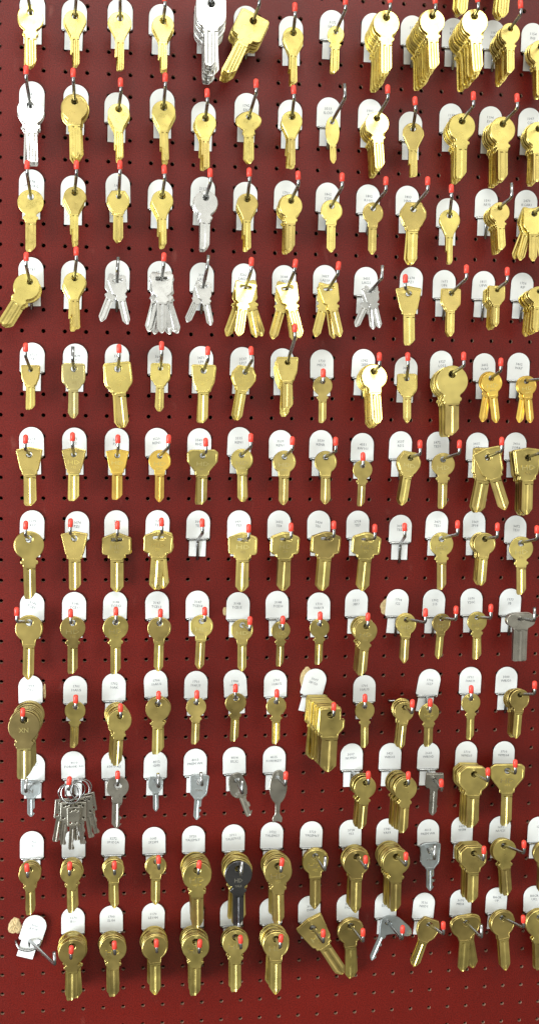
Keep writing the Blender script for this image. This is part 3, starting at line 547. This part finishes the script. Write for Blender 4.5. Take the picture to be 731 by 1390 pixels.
# ------------------------------------------------------------------ setting: the perforated board
def make_board():
    bm = bmesh.new()
    i0, i1, j0, j1 = -7, 35, -6, 51
    n = 12; r = .106; th = .22
    vb = {}
    def grid(x, z):
        k = (x, z)
        if k not in vb: vb[k] = bm.verts.new((x * U, 0, z * U))
        return vb[k]
    for i in range(i0, i1):
        for j in range(j0, j1):
            sq = [grid(i + .5, -j + .5), grid(i - .5, -j + .5), grid(i - .5, -j - .5), grid(i + .5, -j - .5)]
            angs = [45 + 30 * k for k in range(n)]
            fr = [bm.verts.new(((i + r * math.cos(R(a))) * U, 0, (-j + r * math.sin(R(a))) * U)) for a in angs]
            ed = [bm.verts.new(((i + r * .90 * math.cos(R(a))) * U, .03 * U, (-j + r * .90 * math.sin(R(a))) * U)) for a in angs]
            bk = [bm.verts.new(((i + r * .90 * math.cos(R(a))) * U, th * U, (-j + r * .90 * math.sin(R(a))) * U)) for a in angs]
            for q in range(4):
                a, b = sq[q], sq[(q + 1) % 4]
                f = [fr[(3 * q + k) % n] for k in range(4)]
                bm.faces.new((a, b, f[3], f[2], f[1], f[0]))
            for k in range(n):
                f = bm.faces.new((fr[k], fr[(k + 1) % n], ed[(k + 1) % n], ed[k])); f.material_index = 0
                f = bm.faces.new((ed[k], ed[(k + 1) % n], bk[(k + 1) % n], bk[k])); f.material_index = 1
    me = mesh_from(bm, 'pegboard', [M['board'], M['edge']])
    o = link('pegboard_wall', me)
    tag(o, 'dark red perforated hardboard wall panel behind all the keys', 'pegboard', kind='structure')
    # a slab edge so the panel has its thickness from the side
    bm = bmesh.new()
    x0, x1, z0, z1 = i0 - .5, i1 - .5, -j1 + .5, -j0 + .5
    for (a, b, c, d) in ((x0 - .75, x0, z0 - .75, z1 + .75), (x1, x1 + .75, z0 - .75, z1 + .75), (x0, x1, z1, z1 + .75), (x0, x1, z0 - .75, z0)):
        g = bmesh.ops.create_cube(bm, size=1)['verts']
        for v in g: v.co = Vector((((a + b) / 2 + v.co.x * (b - a)) * U, (.1 + v.co.y * .5) * U, ((c + d) / 2 + v.co.z * (d - c)) * U))
    fr = link('edge_frame', mesh_from(bm, 'edge_frame', [M['board']]), o)
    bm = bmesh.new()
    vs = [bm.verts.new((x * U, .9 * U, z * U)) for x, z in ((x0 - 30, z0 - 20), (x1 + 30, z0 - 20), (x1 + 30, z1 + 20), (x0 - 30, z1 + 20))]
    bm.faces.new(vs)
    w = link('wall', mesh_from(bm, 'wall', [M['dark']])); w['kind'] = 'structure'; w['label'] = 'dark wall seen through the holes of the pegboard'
make_board()

# ------------------------------------------------------------------ tags, hooks, keys
def tag_mesh():
    o = [(x, z) for x, z in ell(0, .84, .575, .575, 22, 0, 180)]
    o = o + [(-.575, .06), (-.53, .0), (-.41, .0), (-.41, -.86), (.41, -.86), (.41, .0), (.53, .0), (.575, .06)]
    return o
TAG = convert({'t': plate('tag', [tag_mesh()], .05, .010, None)})['t']; TAG.materials.append(M['tag']); TAG.name = 'tag'

ORD = ['first', 'second', 'third', 'fourth', 'fifth', 'sixth', 'seventh', 'eighth', 'ninth', 'tenth', 'eleventh', 'twelfth', 'thirteenth', 'fourteenth']
rowcols = {}
for s in STATIONS: rowcols.setdefault(s[0], []).append(s[1])
txtcount = {}
for s in STATIONS:
    if s[2]: txtcount[s[2]] = txtcount.get(s[2], 0) + 1
def place(s):
    r, k = s[0], s[1]
    if r < 0: return '%s of two cut off by the photo top' % ORD[sorted(rowcols[r]).index(k)]
    return '%s row down, %s along' % (ORD[r], ORD[sorted(rowcols[r]).index(k)])
def where(s):
    """how to find this hook: its printed tag when nothing else is printed so, else its place"""
    tx = s[2]
    if tx is None: return 'on the only hook without a tag'
    if tx and txtcount[tx] == 1 and '..' not in tx: return 'under tag ' + tx.replace('/', ' ')
    return place(s)
COLW = {'b': 'bright brass', 'o': 'dimmed brass', 'a': 'amber brass', 'k': 'dark bronze', 'n': 'pale brass', 's': 'silver', 'd': 'dark nickel', 'c': 'grey steel', 'k2': 'black nickel'}

def smooth_path(pts, r=.22, n=5):
    out = [Vector(pts[0])]
    for i in range(1, len(pts) - 1):
        p = Vector(pts[i]); a = Vector(pts[i - 1]) - p; b = Vector(pts[i + 1]) - p
        rr = min(r, a.length * .45, b.length * .45)
        p0 = p + a.normalized() * rr; p2 = p + b.normalized() * rr
        for k in range(n + 1):
            t = k / n; out.append(p0 * (1 - t) ** 2 + p * 2 * t * (1 - t) + p2 * t * t)
    out.append(Vector(pts[-1])); return out

def make_hook(s):
    r, k, tx, E, Tp, ck = s[:6]
    B = Vector((s[13], -.13, s[14])); E = Vector(E); Tp = Vector(Tp)
    root = link('peg_hook', None, loc=Vector((B.x, 0, B.z)) * U)
    O = Vector((B.x, 0, B.z))
    bm = bmesh.new()
    wr = .058
    if s[12].get('rot') and r == 11 and k == 0:      # loose bent wire holding a loose tag
        tube(bm, smooth_path([(-.66, .18, -.1), (-.66, -.12, -.12), (-.5, -.3, -.42), (0, -.35, -.52), (.5, -.3, -.34), (.62, -.16, .0), (.40, -.2, .02)], .2), wr)
    else:
        tube(bm, smooth_path([(-.5, .16, .0), (-.5, -.13, .0), (.5, -.13, .0), (.5, .16, .0)], .1, 3), wr)
    up = (Tp - E); up.normalize()
    tip = Tp - up * (.05 if ck == 'R' else 0)
    path = [Vector((0, -.06, -1.02)), Vector((0, -.13, 0) ) + Vector((0, -.06, -.02)), E - O, tip - O]
    tube(bm, smooth_path(path, .16), .077, 9)
    w = link('wire', mesh_from(bm, 'wire', [M['wire']]), root)
    if ck == 'R':
        bm = bmesh.new()
        q = lambda t: (Tp - O) - up * t
        tube(bm, [q(.40), q(.395), q(.2), q(.10), q(.05), q(.015), q(0)], [.095, .118, .118, .116, .100, .060, .02], 10)
        link('rubber_tip', mesh_from(bm, 'rubber_tip', [M['cap']]), root)
    head = ('red-tipped' if ck == 'R' else 'bare-tipped')
    what = 'holding keys' if s[6] or s[7] == 'bunch' else 'empty'
    if s[6] == 1: what = 'holding one key'
    lab = '%s steel wire hook, %s, %s' % (head, what, where(s))
    tag(root, lab, 'hook', 'wire hooks in rows on the red pegboard')
    return root

def make_tag(i, s):
    r, k, tx = s[:3]
    if tx is None: return
    o = link('key_tag', TAG, loc=Vector((s[13], -.055, s[14])) * U)
    rot = -s[12].get('rot', random.uniform(-1.6, 1.6))
    if r == 11 and k == 0: o.location += Vector((.02, -.14, -.1)) * U
    o.rotation_euler = (R(random.uniform(0.3, 1.6)), R(rot), 0)
    if ('txt', i) in MESH:
        me = MESH[('txt', i)]; me.materials.clear(); me.materials.append(M['ink']); me.name = 'printed_text'
        t = link('printed_text', me, o); t.location = Vector((random.uniform(-.05, .05), -.031, .80 + random.uniform(-.03, .04))) * U
        t.rotation_euler = (0, R(-s[12].get('tt', random.uniform(-5, 5))), 0)
    nm = tx.replace('/', ' ') if tx else ''
    if tx and txtcount[tx] == 1 and '..' not in tx: lab = 'white round-topped plastic tag printed %s on its hook' % nm
    elif tx: lab = 'white round-topped plastic tag printed %s, %s' % (nm.replace('..', '').strip() or 'faintly', place(s))
    else: lab = 'white round-topped plastic tag with hidden print, %s' % place(s)
    tag(o, lab, 'tag', 'white number tags on the pegboard')

LAMP = Vector((24, -75, 40)); EYE = Vector((3.99570462, -56.93446508, -15.15634589))
allkeys = []   # (station, rank, matrix, type, colour, mark)
for s in STATIONS:
    r, k, tx, E, Tp, ck, n, ty, co, df, L, ang, opt, Bx, Bz = s
    if not n: continue
    B = Vector((Bx, -.13, Bz)); E = Vector(E); arm = E - B
    Df = df * arm.length
    sc = L / 2.4
    th = T[ty]['th'] * sc
    fan = opt.get('fan', [])
    step = min(max((Df - .38) / max(n - 1, 1), th * 1.06), .20) if n > 3 else min(.125, max((Df - .3) / max(n - 1, 1), th * 1.05))
    if fan: step = max(th * 1.15, .11)
    tiltx = R(random.uniform(-3, 4)); tiltz = R(random.uniform(-6, 6))
    rnd = random.Random(r * 50 + k)
    for q in range(n):
        d = max(Df - q * step, .20)
        p = B + arm.normalized() * d + Vector((0, 0, -.05 * sc))
        if q: p += Vector((rnd.uniform(-.05, .05), 0, rnd.uniform(-.01, .06)))
        if q == 0: a = ang
        elif q - 1 < len(fan): a = ang + fan[q - 1]
        else: a = ang + rnd.gauss(0, 1.3 if ty not in ('clover',) else 9) 
        loose = 1.0 if q == 0 and n > 1 else .25
        tx_, tz_ = tiltx, tiltz
        if q == 0 and opt.get('glare'):               # this front key happens to hang square to the ceiling light
            h = ((LAMP - p).normalized() + (EYE - p).normalized()).normalized()
            tz_ = math.atan2(h.x, -h.y); tx_ = -math.asin(h.z); loose = .15
        mtx = (Matrix.Translation(p * U) @ Matrix.Rotation(tz_ + R(rnd.uniform(-2, 2)) * loose, 4, 'Z') @ Matrix.Rotation(tx_ + R(rnd.uniform(-2, 1)) * loose, 4, 'X')
               @ Matrix.Rotation(R(-a), 4, 'Y') @ Matrix.Scale(sc, 4))
        c = opt.get('front', co) if q == 0 else co
        allkeys.append((s, q, mtx, ty, c, opt.get('mk') if q == 0 else None, bool(fan)))

def back_word(q, n):
    return ['front', 'second', 'third', 'fourth', 'fifth', 'sixth', 'seventh'][q]
singles = [a for a in allkeys if a[1] == 0 or (a[6] and a[1] < 6)]
seconds = sorted([a for a in allkeys if a[1] == 1 and not a[6]], key=lambda a: -a[0][6])
BUDGET = 300 - 8
singles += seconds[:max(0, BUDGET - len(singles))]
ids = {id(a) for a in singles}
rest = [a for a in allkeys if id(a) not in ids]

MARK = {'b': 'b', 'a': 'b', 'o': 'n', 'k': 'n', 'n': 'n', 's': 's', 'd': 's', 'c': 's', 'k2': 'd'}    # raised letters rubbed bright
def make_key(a):
    s, q, mtx, ty, c, mk, fan = a
    nm = 'car_key' if 'car' in T[ty]['words'].split() else 'key_blank'
    root = link(nm, None); root.matrix_world = mtx
    link('bow', mesh_in(('bow', ty), c), root)
    if ('blade', ty) in MESH: link('blade', mesh_in(('blade', ty), c), root)
    if mk:
        y = -(T[ty]['th'] / 2 + .010) * U
        big = mk.split('/')[0]
        for li in (0, 1):
            if ('mk', mk, li) in MESH:
                o = link('stamped_mark', mesh_in(('mk', mk, li), MARK.get(c, 'n')), root)
                z = -.50 if li == 0 else -.70
                if ty == 'carpear': z = -.78
                if ty == 'house': z = -.42 if li == 0 else -.60
                if ty in ('carkey', 'cartrap'): z = -.55
                o.location = (0, y, z * U)
                o.scale = (1.5 if big == 'HD' and li == 0 else 1, 1, 1)
                if c == 'k2': o.scale = (.8, 1, .8); o.location.z -= .06 * U
                if ty == 'carpear': o.rotation_euler = (0, R(-28), 0); o.location.x = -.08 * U
                if ty == 'cartrap': o.scale = (.7, 1, .7)
                if ty == 'carkey': o.scale = (1.8, 1, 1.6)
    n = s[6]
    words = '%s %s key' % (COLW[c], T[ty]['words'])
    if n == 1: rank = 'hanging alone'
    elif fan: rank = '%s in splayed bunch' % back_word(q, n)
    elif q == 0: rank = 'front of stack'
    else: rank = 'second in stack'
    tag(root, '%s, %s, %s' % (words, rank, where(s)), 'key', 'keys hanging on the pegboard hooks')

for s in STATIONS: make_hook(s)
for i, s in enumerate(STATIONS): make_tag(i, s)
for a in singles: make_key(a)

# the rest of the keys, packed behind the fronts: one mass
mats = sorted({a[4] for a in rest})
verts, faces, midx = [], [], []
cache = {}
def geo(key):
    if key not in cache:
        me = MESH[key]
        cache[key] = ([v.co.copy() for v in me.vertices], [tuple(p.vertices) for p in me.polygons])
    return cache[key]
for a in rest:
    for key in (('bow', a[3]), ('blade', a[3])):
        if key not in MESH: continue
        vs, fs = geo(key); o = len(verts)
        verts.extend([a[2] @ v for v in vs])
        faces.extend([tuple(o + x for x in f) for f in fs]); midx.extend([mats.index(a[4])] * len(fs))
me = bpy.data.meshes.new('stacked_keys'); me.from_pydata(verts, [], faces)
for m in mats: me.materials.append(M[m])
me.polygons.foreach_set('material_index', midx)
o = link('stacked_keys', me)
tag(o, 'remaining brass and nickel keys packed behind the front keys of the stacks', 'keys', kind='stuff')

# ------------------------------------------------------------------ the bunch of ringed keys
bs = [s for s in STATIONS if s[7] == 'bunch'][0]
B = Vector((bs[13], -.13, bs[14])); arm = (Vector(bs[3]) - B)
RM = ring_mesh(.47, .032)
ringpos = [(-.12, 1.5, 6, 'leftmost'), (.02, 1.8, -8, 'frontmost'), (.20, 1.25, 10, 'middle'), (.38, .95, -5, 'second from right'), (.46, .65, 4, 'rightmost')]
for dx, d, t, w in ringpos:
    p = B + arm.normalized() * d
    o = link('key_ring', RM, loc=(p + Vector((dx, 0, -.40 + abs(dx) * .12))) * U)
    o.rotation_euler = (R(t), 0, R(t * 1.5))
    tag(o, 'thin steel split ring, %s of five under tag 4010 FOR00K-300' % w, 'key ring', 'split rings on one hook')
bk = [(.08, -.92, 2.05, -3, 'front'), (-.22, -.80, 1.75, -6, 'second from left'), (.62, -.68, 1.35, 9, 'second from right'), (-.50, -.76, 1.45, -9, 'leftmost'), (.36, -.86, 1.6, 5, 'right of the front one'), (.16, -.86, 1.15, 2, 'rearmost'), (.74, -.66, 1.0, 13, 'rightmost'), (-.36, -.9, 1.0, -5, 'rear left')]
for dx, dz, d, a, w in bk:
    p = B + Vector((0, -d, arm.z * .3)) + Vector((dx, 0, dz))
    root = link('cabinet_key', None)
    root.matrix_world = Matrix.Translation(p * U) @ Matrix.Rotation(R(random.uniform(-14, 14)), 4, 'Z') @ Matrix.Rotation(R(-a), 4, 'Y') @ Matrix.Scale(1.12, 4)
    link('bow', mesh_in(('bow', 'boxbow'), 'd'), root); link('blade', mesh_in(('blade', 'boxbow'), 'd'), root)
    tag(root, 'small grey box-headed key, %s, in the ringed bunch' % w, 'key', 'keys hanging on the pegboard hooks')

# ------------------------------------------------------------------ torn adhesive behind some tags
def adhesive(x, z, w, h, seed, lab, dep=.03):
    rnd = random.Random(seed); bm = bmesh.new()
    n, m = 22, 5; ph = [rnd.uniform(0, 6.3) for _ in range(4)]; out = [1 + .12 * math.sin(2 * 2 * math.pi * a / n + ph[0]) + .10 * math.sin(3 * 2 * math.pi * a / n + ph[1]) + rnd.uniform(-.08, .08) for a in range(n)]; rings = []
    c = bm.verts.new((x * U, -(dep + .004) * U, z * U))
    for q in range(1, m + 1):
        t = q / m; rg = []
        for a in range(n):
            an = 2 * math.pi * a / n; rr = t * (1 + (out[a] - 1) * t)
            y = -.004 - dep * (1 - t ** 5) * (.7 + rnd.uniform(-.45, .4)) if q < m else .006
            rg.append(bm.verts.new(((x + rr * math.cos(an) * w / 2) * U, y * U, (z + rr * math.sin(an) * h / 2) * U)))
        rings.append(rg)
    for a in range(n): bm.faces.new((c, rings[0][a], rings[0][(a + 1) % n]))
    for p, q in zip(rings, rings[1:]):
        for a in range(n): bm.faces.new((p[a], q[a], q[(a + 1) % n], p[(a + 1) % n]))
    o = link('adhesive_patch', mesh_from(bm, 'adhesive_patch', [M['foam']]))
    tag(o, lab, 'adhesive', 'torn adhesive behind tags')
adhesive(18.06, -27.45, .62, 1.05, 1, 'torn tan adhesive patch poking out left of tag 1704 S22')
adhesive(13.98, -31.1, .55, 1.3, 2, 'torn tan adhesive patch behind the leaning tag 3097 3BU20')
adhesive(-.36, -43.45, .62, .95, 3, 'crumbling tan adhesive patch left of the leaning tag 3000 BYUP', .06)
adhesive(9.86, -27.6, .22, .5, 4, 'sliver of tan adhesive beside tag 3148 TCE15')
adhesive(1.06, -31.5, .18, .7, 5, 'sliver of tan adhesive beside tag 1034 DL2')

# ------------------------------------------------------------------ camera
cam = bpy.data.cameras.new('camera'); co = bpy.data.objects.new('camera', cam); C.objects.link(co)
cc = Vector((3.99570462, -56.93446508, -15.15634589))
Mr = ((0.9904638156940074, -0.13629131847421364, 0.02015207953105571), (0.13763777341529157, 0.9853302955627462, -0.10089624361446507), (-0.006105172409226959, 0.10270776579591774, 0.9946928378726085))
rx, fw, upv = [Vector(v) for v in Mr]
mat = Matrix((( rx.x, upv.x, -fw.x, cc.x * U), (rx.y, upv.y, -fw.y, cc.y * U), (rx.z, upv.z, -fw.z, cc.z * U), (0, 0, 0, 1)))
co.matrix_world = mat
cam.sensor_fit = 'HORIZONTAL'; cam.sensor_width = 36; cam.lens = 36 * 1591.947 / 731
cam.shift_y = -45 / 731
cam.clip_start = 0.02; cam.clip_end = 50
bpy.context.scene.camera = co

# ------------------------------------------------------------------ light: shop fluorescents, an added fill and the room around
def area(name, loc, target, sx, sy, power, col):
    l = bpy.data.lights.new(name, 'AREA'); l.shape = 'RECTANGLE'; l.size = sx * U; l.size_y = sy * U; l.energy = power; l.color = col
    o = bpy.data.objects.new(name, l); C.objects.link(o); o.location = Vector(loc) * U
    d = (Vector(target) - Vector(loc)).normalized(); o.rotation_euler = d.to_track_quat('-Z', 'Y').to_euler()
    return o
area('ceiling_fluorescent', (24, -75, 40), (12, 0, -14), 90, 16, 20, (1.0, 0.99, 0.93))
area('ceiling_fluorescent', (-8, -150, 95), (12, 0, -14), 120, 20, 45, (1.0, 0.99, 0.93))
area('low_side_fill', (-80, -62, -52), (12, 0, -34), 50, 50, 98, (0.93, 0.98, 1.0))  # added fill lamp, no real source; brightens the lower board and tags

w = bpy.data.worlds.new('World'); bpy.context.scene.world = w; w.use_nodes = True
nt = w.node_tree; bg = nt.nodes['Background']
tc = nt.nodes.new('ShaderNodeTexCoord'); sx = nt.nodes.new('ShaderNodeSeparateXYZ')
nt.links.new(tc.outputs['Generated'], sx.inputs[0])
mr = nt.nodes.new('ShaderNodeMapRange'); mr.inputs['From Min'].default_value = -1; mr.inputs['From Max'].default_value = 1
nt.links.new(sx.outputs['Z'], mr.inputs['Value'])
rp = nt.nodes.new('ShaderNodeValToRGB'); cr = rp.color_ramp
cr.elements[0].position = 0.0; cr.elements[0].color = (0.16, 0.15, 0.13, 1)
cr.elements[1].position = 1.0; cr.elements[1].color = (1.0, 1.0, 0.98, 1)
for p, c in ((0.25, (0.34, 0.33, 0.29)), (0.36, (0.52, 0.51, 0.46)), (0.42, (0.98, 0.97, 0.90)), (0.47, (1.25, 1.24, 1.16)), (0.56, (1.30, 1.30, 1.22)), (0.68, (1.30, 1.30, 1.23))):
    e = cr.elements.new(p); e.color = (*c, 1)
nt.links.new(mr.outputs[0], rp.inputs['Fac'])
# random light and dark patches, added to vary what the metal reflects
nz = nt.nodes.new('ShaderNodeTexNoise'); nz.inputs['Scale'].default_value = 5.5; nz.inputs['Detail'].default_value = 3
nt.links.new(tc.outputs['Generated'], nz.inputs['Vector'])
r2 = nt.nodes.new('ShaderNodeValToRGB')
r2.color_ramp.elements[0].position = 0.36; r2.color_ramp.elements[0].color = (0.15, 0.145, 0.14, 1)
r2.color_ramp.elements[1].position = 0.64; r2.color_ramp.elements[1].color = (1.5, 1.5, 1.47, 1)
nt.links.new(nz.outputs['Fac'], r2.inputs['Fac'])
mx = nt.nodes.new('ShaderNodeMix'); mx.data_type = 'RGBA'; mx.blend_type = 'MULTIPLY'; mx.inputs[0].default_value = 1.0
nt.links.new(rp.outputs['Color'], mx.inputs[6]); nt.links.new(r2.outputs['Color'], mx.inputs[7])
nt.links.new(mx.outputs[2], bg.inputs['Color'])
bg.inputs['Strength'].default_value = 0.85

sc = bpy.context.scene
sc.view_settings.view_transform = 'Standard'; sc.view_settings.look = 'None'; sc.view_settings.gamma = 1
sc.view_settings.exposure = 0.2
sc.cycles.max_bounces = 6
